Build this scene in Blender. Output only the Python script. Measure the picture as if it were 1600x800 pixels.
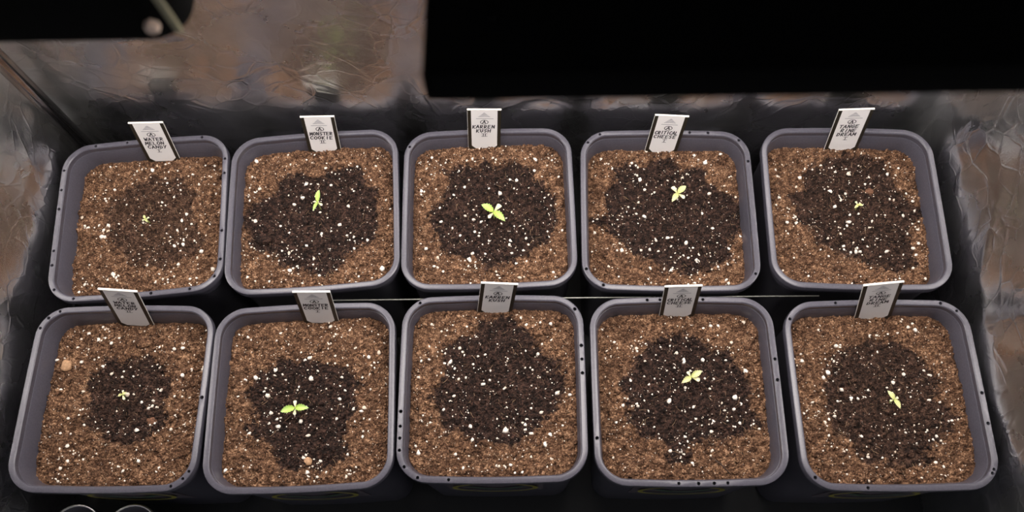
import bpy, bmesh, math, random
import numpy as np
from mathutils import Vector, Matrix, noise, geometry

# ------------------------------------------------------------------ camera, world, exposure
for o in list(bpy.data.objects):
    bpy.data.objects.remove(o)
scene = bpy.context.scene
COL = scene.collection

FPX = 1328.3
cam_d = bpy.data.cameras.new('camera')
cam_d.sensor_width = 36.0
cam_d.lens = FPX / 1600.0 * 36.0
cam_d.clip_start = 0.01
cam_d.dof.use_dof = True
cam_d.dof.focus_distance = 1.12
cam_d.dof.aperture_fstop = 5.0
cam = bpy.data.objects.new('camera', cam_d)
COL.objects.link(cam)
_r = Vector((0.99966, -0.00129, -0.02609)).normalized()
_u = Vector((0.01075, 0.93059, 0.36591)).normalized()
_b = _r.cross(_u).normalized()
M = Matrix((_r, _u, _b)).transposed().to_4x4()
M.translation = Vector((0.0514, -0.3512, 1.0316))
cam.matrix_world = M
scene.camera = cam

world = bpy.data.worlds.new('dim_room')
scene.world = world
world.use_nodes = True
world.node_tree.nodes['Background'].inputs[0].default_value = (0.9, 0.92, 1.0, 1)
world.node_tree.nodes['Background'].inputs[1].default_value = 0.10

vs = scene.view_settings
vs.view_transform = 'Standard'
vs.look = 'None'
vs.gamma = 1.0
vs.use_curve_mapping = False
vs.exposure = 0.62
LAMP_POWER = 10.0          # emission strength of the LED boards
LAMP_COLOR = (1.0, 0.93, 0.88, 1)

random.seed(7)
rng = np.random.default_rng(11)

# ------------------------------------------------------------------ materials
def mat(name):
    m = bpy.data.materials.new(name)
    m.use_nodes = True
    nt = m.node_tree
    return m, nt, nt.nodes['Principled BSDF']

def simple(name, col, rough=0.5, metal=0.0, spec=0.5, bump=0.0, scale=300.0, var=0.0):
    m, nt, p = mat(name)
    p.inputs['Base Color'].default_value = (*col, 1)
    p.inputs['Roughness'].default_value = rough
    p.inputs['Metallic'].default_value = metal
    p.inputs['Specular IOR Level'].default_value = spec
    if bump or var:
        tc = nt.nodes.new('ShaderNodeTexCoord')
        n = nt.nodes.new('ShaderNodeTexNoise')
        n.inputs['Scale'].default_value = scale
        n.inputs['Detail'].default_value = 4
        nt.links.new(tc.outputs['Object'], n.inputs['Vector'])
        if bump:
            b = nt.nodes.new('ShaderNodeBump')
            b.inputs['Strength'].default_value = bump
            b.inputs['Distance'].default_value = 0.001
            nt.links.new(n.outputs['Fac'], b.inputs['Height'])
            nt.links.new(b.outputs['Normal'], p.inputs['Normal'])
        if var:
            r = nt.nodes.new('ShaderNodeValToRGB')
            r.color_ramp.elements[0].position = 0.3
            r.color_ramp.elements[1].position = 0.7
            r.color_ramp.elements[0].color = tuple(c * (1 - var) for c in col) + (1,)
            r.color_ramp.elements[1].color = tuple(min(1, c * (1 + var)) for c in col) + (1,)
            nt.links.new(n.outputs['Fac'], r.inputs['Fac'])
            nt.links.new(r.outputs['Color'], p.inputs['Base Color'])
    return m

def foil_material():
    m, nt, p = mat('crumpled_mylar_foil')
    p.inputs['Metallic'].default_value = 1.0
    tc = nt.nodes.new('ShaderNodeTexCoord')
    n1 = nt.nodes.new('ShaderNodeTexNoise'); n1.inputs['Scale'].default_value = 22; n1.inputs['Detail'].default_value = 6
    n2 = nt.nodes.new('ShaderNodeTexNoise'); n2.inputs['Scale'].default_value = 420; n2.inputs['Detail'].default_value = 3
    n3 = nt.nodes.new('ShaderNodeTexNoise'); n3.inputs['Scale'].default_value = 7; n3.inputs['Detail'].default_value = 5
    for n in (n1, n2, n3):
        nt.links.new(tc.outputs['Object'], n.inputs['Vector'])
    mr = nt.nodes.new('ShaderNodeMapRange')
    mr.inputs['From Min'].default_value = 0.3; mr.inputs['From Max'].default_value = 0.7
    mr.inputs['To Min'].default_value = 0.20; mr.inputs['To Max'].default_value = 0.35
    nt.links.new(n3.outputs['Fac'], mr.inputs['Value'])
    nt.links.new(mr.outputs['Result'], p.inputs['Roughness'])
    ramp = nt.nodes.new('ShaderNodeValToRGB')
    ramp.color_ramp.elements[0].position = 0.35; ramp.color_ramp.elements[0].color = (0.80, 0.80, 0.80, 1)
    ramp.color_ramp.elements[1].position = 0.65; ramp.color_ramp.elements[1].color = (0.92, 0.92, 0.92, 1)
    nt.links.new(n1.outputs['Fac'], ramp.inputs['Fac'])
    nt.links.new(ramp.outputs['Color'], p.inputs['Base Color'])
    b1 = nt.nodes.new('ShaderNodeBump'); b1.inputs['Strength'].default_value = 0.22; b1.inputs['Distance'].default_value = 0.004
    b2 = nt.nodes.new('ShaderNodeBump'); b2.inputs['Strength'].default_value = 0.25; b2.inputs['Distance'].default_value = 0.0006
    nt.links.new(n1.outputs['Fac'], b1.inputs['Height'])
    nt.links.new(n2.outputs['Fac'], b2.inputs['Height'])
    # sharp crease lines of crumpled film
    wv = nt.nodes.new('ShaderNodeTexNoise'); wv.inputs['Scale'].default_value = 6; wv.inputs['Detail'].default_value = 3
    nt.links.new(tc.outputs['Object'], wv.inputs['Vector'])
    ma = nt.nodes.new('ShaderNodeVectorMath'); ma.operation = 'MULTIPLY_ADD'
    ma.inputs[1].default_value = (0.12, 0.12, 0.12)
    nt.links.new(wv.outputs['Color'], ma.inputs[0]); nt.links.new(tc.outputs['Object'], ma.inputs[2])
    prev = b1
    for sc, st in ((11.0, 0.30), (27.0, 0.20)):
        vo = nt.nodes.new('ShaderNodeTexVoronoi'); vo.feature = 'DISTANCE_TO_EDGE'; vo.inputs['Scale'].default_value = sc
        nt.links.new(ma.outputs[0], vo.inputs['Vector'])
        cr = nt.nodes.new('ShaderNodeMapRange'); cr.inputs['From Min'].default_value = 0.0; cr.inputs['From Max'].default_value = 0.06
        cr.inputs['To Min'].default_value = 1.0; cr.inputs['To Max'].default_value = 0.0
        nt.links.new(vo.outputs['Distance'], cr.inputs['Value'])
        mk = nt.nodes.new('ShaderNodeMath'); mk.operation = 'MULTIPLY'
        nt.links.new(cr.outputs['Result'], mk.inputs[0]); nt.links.new(n1.outputs['Fac'], mk.inputs[1])
        bb = nt.nodes.new('ShaderNodeBump'); bb.inputs['Strength'].default_value = st; bb.inputs['Distance'].default_value = 0.0025
        nt.links.new(mk.outputs[0], bb.inputs['Height']); nt.links.new(prev.outputs['Normal'], bb.inputs['Normal'])
        prev = bb
    nt.links.new(prev.outputs['Normal'], b2.inputs['Normal'])
    nt.links.new(b2.outputs['Normal'], p.inputs['Normal'])
    return m

def soil_material():
    m, nt, p = mat('peat_and_coir_soil')
    L = nt.links.new
    tc = nt.nodes.new('ShaderNodeTexCoord')
    def nz(scale, detail=4, rough=0.6):
        n = nt.nodes.new('ShaderNodeTexNoise')
        n.inputs['Scale'].default_value = scale; n.inputs['Detail'].default_value = detail
        n.inputs['Roughness'].default_value = rough
        L(tc.outputs['Object'], n.inputs['Vector'])
        return n
    fine, mid, big = nz(520, 3), nz(150, 4), nz(28, 4)
    def ramp(stops):
        r = nt.nodes.new('ShaderNodeValToRGB')
        e = r.color_ramp.elements
        e[0].position, e[0].color = stops[0]
        e[1].position, e[1].color = stops[-1]
        for s in stops[1:-1]:
            k = e.new(s[0]); k.color = s[1]
        return r
    add = nt.nodes.new('ShaderNodeMath'); add.operation = 'MULTIPLY_ADD'
    add.inputs[1].default_value = 0.55
    mul = nt.nodes.new('ShaderNodeMath'); mul.operation = 'MULTIPLY'; mul.inputs[1].default_value = 0.45
    L(mid.outputs['Fac'], mul.inputs[0]); L(fine.outputs['Fac'], add.inputs[0]); L(mul.outputs[0], add.inputs[2])
    dry = ramp([(0.38, (0.016, 0.008, 0.005, 1)), (0.45, (0.074, 0.038, 0.022, 1)), (0.54, (0.168, 0.092, 0.054, 1)), (0.63, (0.47, 0.30, 0.19, 1))])
    wet = ramp([(0.40, (0.004, 0.0025, 0.002, 1)), (0.50, (0.020, 0.011, 0.0085, 1)), (0.64, (0.095, 0.050, 0.036, 1))])
    L(add.outputs[0], dry.inputs['Fac']); L(add.outputs[0], wet.inputs['Fac'])
    # broad tint variation of the dry soil
    hue = ramp([(0.35, (0.72, 0.68, 0.66, 1)), (0.65, (1.12, 1.08, 1.02, 1))])
    L(big.outputs['Fac'], hue.inputs['Fac'])
    mx = nt.nodes.new('ShaderNodeMix'); mx.data_type = 'RGBA'; mx.blend_type = 'MULTIPLY'; mx.inputs[0].default_value = 1
    L(dry.outputs['Color'], mx.inputs[6]); L(hue.outputs['Color'], mx.inputs[7])
    at = nt.nodes.new('ShaderNodeAttribute'); at.attribute_name = 'wet'
    mx2 = nt.nodes.new('ShaderNodeMix'); mx2.data_type = 'RGBA'
    L(at.outputs['Fac'], mx2.inputs[0]); L(mx.outputs[2], mx2.inputs[6]); L(wet.outputs['Color'], mx2.inputs[7])
    L(mx2.outputs[2], p.inputs['Base Color'])
    p.inputs['Roughness'].default_value = 0.9
    p.inputs['Specular IOR Level'].default_value = 0.2
    b = nt.nodes.new('ShaderNodeBump'); b.inputs['Strength'].default_value = 0.9; b.inputs['Distance'].default_value = 0.0016
    L(add.outputs[0], b.inputs['Height']); L(b.outputs['Normal'], p.inputs['Normal'])
    return m

def tint_material(name, a, b, rough=0.8):
    """colour between a and b by the 'tint' attribute"""
    m, nt, p = mat(name)
    at = nt.nodes.new('ShaderNodeAttribute'); at.attribute_name = 'tint'
    mx = nt.nodes.new('ShaderNodeMix'); mx.data_type = 'RGBA'
    mx.inputs[6].default_value = (*a, 1); mx.inputs[7].default_value = (*b, 1)
    nt.links.new(at.outputs['Fac'], mx.inputs[0]); nt.links.new(mx.outputs[2], p.inputs['Base Color'])
    p.inputs['Roughness'].default_value = rough
    return m

def leaf_material(name, base, tip):
    m, nt, p = mat(name)
    at = nt.nodes.new('ShaderNodeAttribute'); at.attribute_name = 'tint'
    tc = nt.nodes.new('ShaderNodeTexCoord')
    n = nt.nodes.new('ShaderNodeTexNoise'); n.inputs['Scale'].default_value = 700
    nt.links.new(tc.outputs['Object'], n.inputs['Vector'])
    ad = nt.nodes.new('ShaderNodeMath'); ad.operation = 'MULTIPLY_ADD'; ad.inputs[1].default_value = 0.35
    nt.links.new(n.outputs['Fac'], ad.inputs[0]); nt.links.new(at.outputs['Fac'], ad.inputs[2])
    mx = nt.nodes.new('ShaderNodeMix'); mx.data_type = 'RGBA'
    mx.inputs[6].default_value = (*base, 1); mx.inputs[7].default_value = (*tip, 1)
    nt.links.new(ad.outputs[0], mx.inputs[0]); nt.links.new(mx.outputs[2], p.inputs['Base Color'])
    p.inputs['Roughness'].default_value = 0.45
    p.inputs['Subsurface Weight'].default_value = 0.15
    p.inputs['Subsurface Radius'].default_value = (0.002, 0.004, 0.001)
    return m

FOIL = foil_material()
SOIL = soil_material()
PLASTIC = simple('scuffed_black_pot_plastic', (0.078, 0.074, 0.094), 0.30, spec=0.5, bump=0.1, scale=450, var=0.15)
FLOOR = simple('black_rubber_tray', (0.018, 0.018, 0.019), 0.7, bump=0.3, scale=120)
HOUSING = simple('matt_black_lamp_housing', (0.004, 0.004, 0.004), 0.9, spec=0.05)
CARD = simple('black_card', (0.020, 0.016, 0.010), 0.45, bump=0.1, scale=600)
EDGE = simple('white_card_edge', (0.80, 0.77, 0.72), 0.6)
STICKER = simple('white_paper_sticker', (0.86, 0.83, 0.82), 0.55, bump=0.05, scale=600)
INK = simple('black_marker_ink', (0.014, 0.012, 0.020), 0.5)
PRINT = simple('grey_print_ink', (0.38, 0.37, 0.40), 0.6)
PERLITE = tint_material('perlite_grains', (0.92, 0.86, 0.78), (0.62, 0.43, 0.26), 0.9)
FIBRE = tint_material('coir_fibres', (0.10, 0.055, 0.03), (0.50, 0.34, 0.20), 0.9)
LEAF = leaf_material('fresh_green_leaf', (0.36, 0.50, 0.05), (0.50, 0.72, 0.24))
LEAFY = leaf_material('pale_yellow_green_leaf', (0.50, 0.54, 0.16), (0.72, 0.72, 0.40))
COTY = leaf_material('pale_seed_leaf', (0.58, 0.60, 0.18), (0.86, 0.84, 0.62))
STEM = simple('pale_green_stem', (0.42, 0.46, 0.16), 0.5)
POLE = simple('polished_steel_tube', (0.62, 0.60, 0.58), 0.20, metal=1.0)
STEEL = simple('bright_zinc', (0.75, 0.73, 0.70), 0.3, metal=1.0)
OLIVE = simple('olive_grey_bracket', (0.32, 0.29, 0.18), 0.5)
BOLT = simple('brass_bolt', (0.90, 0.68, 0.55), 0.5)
CLOD = simple('reddish_clod', (0.16, 0.075, 0.042), 0.95, bump=0.8, scale=400, var=0.4)
STONE = simple('tan_pebble', (0.46, 0.27, 0.15), 0.8, bump=0.4, scale=300, var=0.3)
BARK = simple('dark_bark', (0.045, 0.026, 0.018), 0.9, bump=0.6, scale=300, var=0.4)
WIRE = simple('grey_wire', (0.34, 0.34, 0.31), 0.45, metal=0.6)
YELLOW = simple('faded_yellow_print', (0.38, 0.34, 0.06), 0.5)
LBL = simple('dark_pot_label', (0.12, 0.10, 0.115), 0.35, var=0.35, scale=60)
GREENP = simple('dark_green_print', (0.04, 0.09, 0.05), 0.5)

def emission_material():
    m = bpy.data.materials.new('led_light')
    m.use_nodes = True
    nt = m.node_tree
    nt.nodes.clear()
    e = nt.nodes.new('ShaderNodeEmission'); e.inputs[0].default_value = LAMP_COLOR; e.inputs[1].default_value = LAMP_POWER
    o = nt.nodes.new('ShaderNodeOutputMaterial')
    nt.links.new(e.outputs[0], o.inputs[0])
    return m
LED = emission_material()

# ------------------------------------------------------------------ helpers
def link(name, me, material, parent=None, smooth=True):
    o = bpy.data.objects.new(name, me)
    COL.objects.link(o)
    if material is not None:
        me.materials.append(material)
    if smooth:
        me.polygons.foreach_set('use_smooth', np.ones(len(me.polygons), dtype=bool))
    if parent is not None:
        o.parent = parent
    return o

def from_lists(name, verts, faces, material, parent=None, smooth=True):
    me = bpy.data.meshes.new(name)
    me.from_pydata([tuple(v) for v in verts], [], [tuple(f) for f in faces])
    me.update()
    return link(name, me, material, parent, smooth)

def tri_mesh(name, V, F, material, parent=None, attr=None, smooth=False):
    """fast mesh from numpy triangles, with an optional float attribute per vertex"""
    me = bpy.data.meshes.new(name)
    me.vertices.add(len(V)); me.vertices.foreach_set('co', V.astype(np.float32).ravel())
    me.loops.add(F.size); me.loops.foreach_set('vertex_index', F.astype(np.int32).ravel())
    me.polygons.add(len(F))
    me.polygons.foreach_set('loop_start', np.arange(0, F.size, 3, dtype=np.int32))
    me.update(calc_edges=True)
    if attr:
        for k, v in attr.items():
            a = me.attributes.new(k, 'FLOAT', 'POINT'); a.data.foreach_set('value', v.astype(np.float32))
    return link(name, me, material, parent, smooth)

def empty(name, loc=(0, 0, 0), rz=0.0):
    o = bpy.data.objects.new(name, None)
    COL.objects.link(o)
    o.location = loc
    o.rotation_euler = (0, 0, rz)
    o.empty_display_size = 0.02
    return o

def tag(o, label, cat=None, group=None, kind=None):
    o['label'] = label
    if cat: o['category'] = cat
    if group: o['group'] = group
    if kind: o['kind'] = kind
    return o

def bm_obj(name, bm, material, parent=None, smooth=True):
    me = bpy.data.meshes.new(name)
    bmesh.ops.recalc_face_normals(bm, faces=bm.faces)
    bm.to_mesh(me); bm.free()
    return link(name, me, material, parent, smooth)

def box_bm(x0, x1, y0, y1, z0, z1, bevel=0.0, seg=3, corner=None):
    bm = bmesh.new()
    bmesh.ops.create_cube(bm, size=1.0)
    for v in bm.verts:
        v.co = Vector(((x0 + x1) / 2 + v.co.x * (x1 - x0), (y0 + y1) / 2 + v.co.y * (y1 - y0), (z0 + z1) / 2 + v.co.z * (z1 - z0)))
    if corner:
        es = [e for e in bm.edges if abs((e.verts[0].co - e.verts[1].co).normalized().z) > 0.9]
        bmesh.ops.bevel(bm, geom=es, offset=corner, segments=8, affect='EDGES', profile=0.5)
    if bevel:
        bmesh.ops.bevel(bm, geom=bm.edges[:], offset=bevel, segments=seg, affect='EDGES', profile=0.5)
    return bm

def tube(points, r, sides=8, cap=True):
    """verts, faces of a tube along points; r a number or list"""
    P = [Vector(p) for p in points]
    n = len(P)
    R = r if isinstance(r, (list, tuple)) else [r] * n
    V, F = [], []
    prev = None
    for i, p in enumerate(P):
        t = (P[min(i + 1, n - 1)] - P[max(i - 1, 0)]).normalized()
        a = prev if prev is not None else (Vector((0, 0, 1)) if abs(t.z) < 0.9 else Vector((1, 0, 0)))
        b = t.cross(a).normalized(); a = b.cross(t).normalized(); prev = a
        for k in range(sides):
            th = 2 * math.pi * k / sides
            V.append(p + (a * math.cos(th) + b * math.sin(th)) * R[i])
    for i in range(n - 1):
        for k in range(sides):
            k2 = (k + 1) % sides
            F.append((i * sides + k, i * sides + k2, (i + 1) * sides + k2, (i + 1) * sides + k))
    if cap:
        F.append(tuple(range(sides - 1, -1, -1)))
        F.append(tuple((n - 1) * sides + k for k in range(sides)))
    return V, F

def outline(a, r, bow=0.003, nc=10, ns=8):
    """rounded square of half width a, corner radius r, sides bowed outwards a little"""
    pts = []
    for q in range(4):
        th0 = q * math.pi / 2
        for k in range(nc + 1):
            th = th0 + (math.pi / 2) * k / nc
            cx = (a - r) * (1 if q in (0, 3) else -1)
            cy = (a - r) * (1 if q in (0, 1) else -1)
            pts.append((cx + r * math.cos(th), cy + r * math.sin(th)))
        p = pts[-1]
        th = th0 + math.pi / 2
        q2 = (q + 1) % 4
        nx = ((a - r) * (1 if q2 in (0, 3) else -1) + r * math.cos(th), (a - r) * (1 if q2 in (0, 1) else -1) + r * math.sin(th))
        for k in range(1, ns):
            pts.append((p[0] + (nx[0] - p[0]) * k / ns, p[1] + (nx[1] - p[1]) * k / ns))
    out = []
    for x, y in pts:
        fx = 0.25 * bow * max(0.0, math.cos(y / a * math.pi / 2)); fy = bow * max(0.0, math.cos(x / a * math.pi / 2))
        wx = min(1.0, abs(x) / a) ** 6; wy = min(1.0, abs(y) / a) ** 6
        out.append((x + math.copysign(fx * wx, x), y + math.copysign(fy * wy, y)))
    return out

def rings_mesh(rings, close_last=False):
    n = len(rings[0])
    V = [v for r in rings for v in r]
    F = []
    for i in range(len(rings) - 1):
        for k in range(n):
            k2 = (k + 1) % n
            F.append((i * n + k, (i + 1) * n + k, (i + 1) * n + k2, i * n + k2))
    if close_last:
        F.append(tuple((len(rings) - 1) * n + k for k in range(n)))
    return V, F

# ------------------------------------------------------------------ the tent
FLOOR_Z = -0.282
TOP_Z = 1.30
def wrinkle(p, s):
    v = noise.noise(Vector((p[0] * 3.1 + s, p[1] * 3.1, s * 1.7))) * 0.0045
    v += noise.noise(Vector((p[0] * 8 + s, p[1] * 6 + 3, s))) * 0.0018
    rdg = 1 - abs(noise.noise(Vector((p[0] * 5 + 9 + s, p[1] * 7, s * 2))))
    v += (rdg ** 8) * 0.0040
    rdg = 1 - abs(noise.noise(Vector((p[0] * 13 + 2 + s, p[1] * 11 - s, s * 2))))
    v += (rdg ** 10) * 0.0014
    return v

def foil_wall(name, origin, ulen, zlen, fn, du=0.007, dz=0.007):
    nu = int(ulen / du); nz = int(zlen / dz)
    V, F = [], []
    for j in range(nz + 1):
        for i in range(nu + 1):
            V.append(fn(ulen * i / nu, origin + zlen * j / nz))
    for j in range(nz):
        for i in range(nu):
            a = j * (nu + 1) + i
            F.append((a, a + 1, a + nu + 2, a + nu + 1))
    o = from_lists(name, V, F, FOIL)
    o['kind'] = 'structure'
    return o

XW, YF = 0.66, -0.42
def back_y(x): return 0.262 - 0.010 * x / 0.6
foil_wall('wall_back', FLOOR_Z, 2 * XW, TOP_Z - FLOOR_Z,
          lambda u, z: (u - XW, back_y(u - XW) + wrinkle((u, z), 1.3), z))
foil_wall('wall_left', FLOOR_Z, 0.30 - YF, TOP_Z - FLOOR_Z,
          lambda u, z: (-(0.607 + 0.012 * max(0, -z / 0.28) + 0.11 * max(0, z)) + wrinkle((u, z), 5.2) * 0.9, YF + u, z))
foil_wall('wall_right', FLOOR_Z, 0.30 - YF, TOP_Z - FLOOR_Z,
          lambda u, z: ((0.608 + 0.012 * max(0, -z / 0.28) + 0.11 * max(0, z)) - wrinkle((u, z), 8.9) * 0.9, YF + u, z))
f = bm_obj('floor', box_bm(-0.80, 0.80, YF - 0.05, 0.31, FLOOR_Z - 0.02, FLOOR_Z), FLOOR, smooth=False)
f['kind'] = 'structure'
c = bm_obj('ceiling', box_bm(-0.80, 0.80, YF - 0.05, 0.31, TOP_Z, TOP_Z + 0.004), FOIL, smooth=False)
c['kind'] = 'structure'

# corner pole of the tent frame
V, F = tube([(-0.592, 0.2485, FLOOR_Z), (-0.592, 0.2485, 0.3), (-0.592, 0.2485, TOP_Z)], 0.0105, 20)
t = empty('tent_pole', (0, 0, 0))
from_lists('tube', V, F, POLE, t)
V, F = tube([(-0.592, 0.2485, 0.60), (-0.592, 0.2485, 0.66)], 0.0125, 20)
from_lists('sleeve', V, F, STEEL, t)
tag(t, 'shiny metal tent pole standing upright in the foil-lined corner', 'pole')

# ------------------------------------------------------------------ lamps
def lamp(name, x0, x1, y0, y1, z, h, corner, label, group=None):
    root = empty(name, ((x0 + x1) / 2, (y0 + y1) / 2, z))
    cx, cy = (x0 + x1) / 2, (y0 + y1) / 2
    hx, hy = (x1 - x0) / 2, (y1 - y0) / 2
    bm_obj('housing', box_bm(-hx, hx, -hy, hy, 0.0, h, bevel=0.0015, seg=2, corner=corner), HOUSING, root)
    board = bm_obj('led_board', box_bm(-hx + 0.02, hx - 0.02, -hy + 0.02, hy - 0.02, -0.0015, 0.0002), LED, root, smooth=False)
    # heat sink fins on the top
    n = 14
    fins = bmesh.new()
    me0 = None
    for k in range(n):
        x = -hx + 0.06 + (2 * hx - 0.12) * k / (n - 1)
        if me0 is None:
            b = box_bm(-0.0015, 0.0015, -hy + 0.04, hy - 0.04, h - 0.0005, h + 0.012)
            o = bm_obj('cooling_fin', b, HOUSING, root, smooth=False); me0 = o.data
        else:
            o = bpy.data.objects.new('cooling_fin', me0); COL.objects.link(o); o.parent = root
        o.location.x = x
    fins.free()
    for sx in (-1, 1):
        for sy in (-1, 1):
            V, F = tube([(sx * (hx - 0.03), sy * (hy - 0.03), h - 0.001), (sx * (hx - 0.03), sy * (hy - 0.03), TOP_Z - z + 0.001)], 0.0012, 6)
            from_lists('hanging_wire', V, F, HOUSING, root)
    tag(root, label, 'grow lamp', group)
    return root
lamp('grow_lamp', 0.0047, 0.52, -0.1455, 0.185, 0.70, 0.022, 0.002, 'flat black rectangular grow lamp hanging above the pots, sharp square corner')
L2 = lamp('grow_lamp', -0.56, -0.1285, -0.0805, 0.200, 0.66, 0.068, 0.020, 'black grow lamp with rounded corner, pale bolt and bracket, hanging by the corner pole')
ox, oy = (0.56 + 0.1285) / 2, -(0.200 - 0.0805) / 2          # lamp centre to world
fy = -0.0805 + oy                                            # its front face
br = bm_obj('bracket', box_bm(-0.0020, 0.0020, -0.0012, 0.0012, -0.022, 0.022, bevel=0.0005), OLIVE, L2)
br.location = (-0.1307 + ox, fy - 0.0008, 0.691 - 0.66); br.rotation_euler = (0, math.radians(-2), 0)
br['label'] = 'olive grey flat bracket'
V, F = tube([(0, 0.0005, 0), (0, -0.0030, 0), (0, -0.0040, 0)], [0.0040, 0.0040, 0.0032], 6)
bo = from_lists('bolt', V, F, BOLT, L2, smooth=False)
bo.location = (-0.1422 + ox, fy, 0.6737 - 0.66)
bo['label'] = 'pale brass bolt head'

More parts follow.
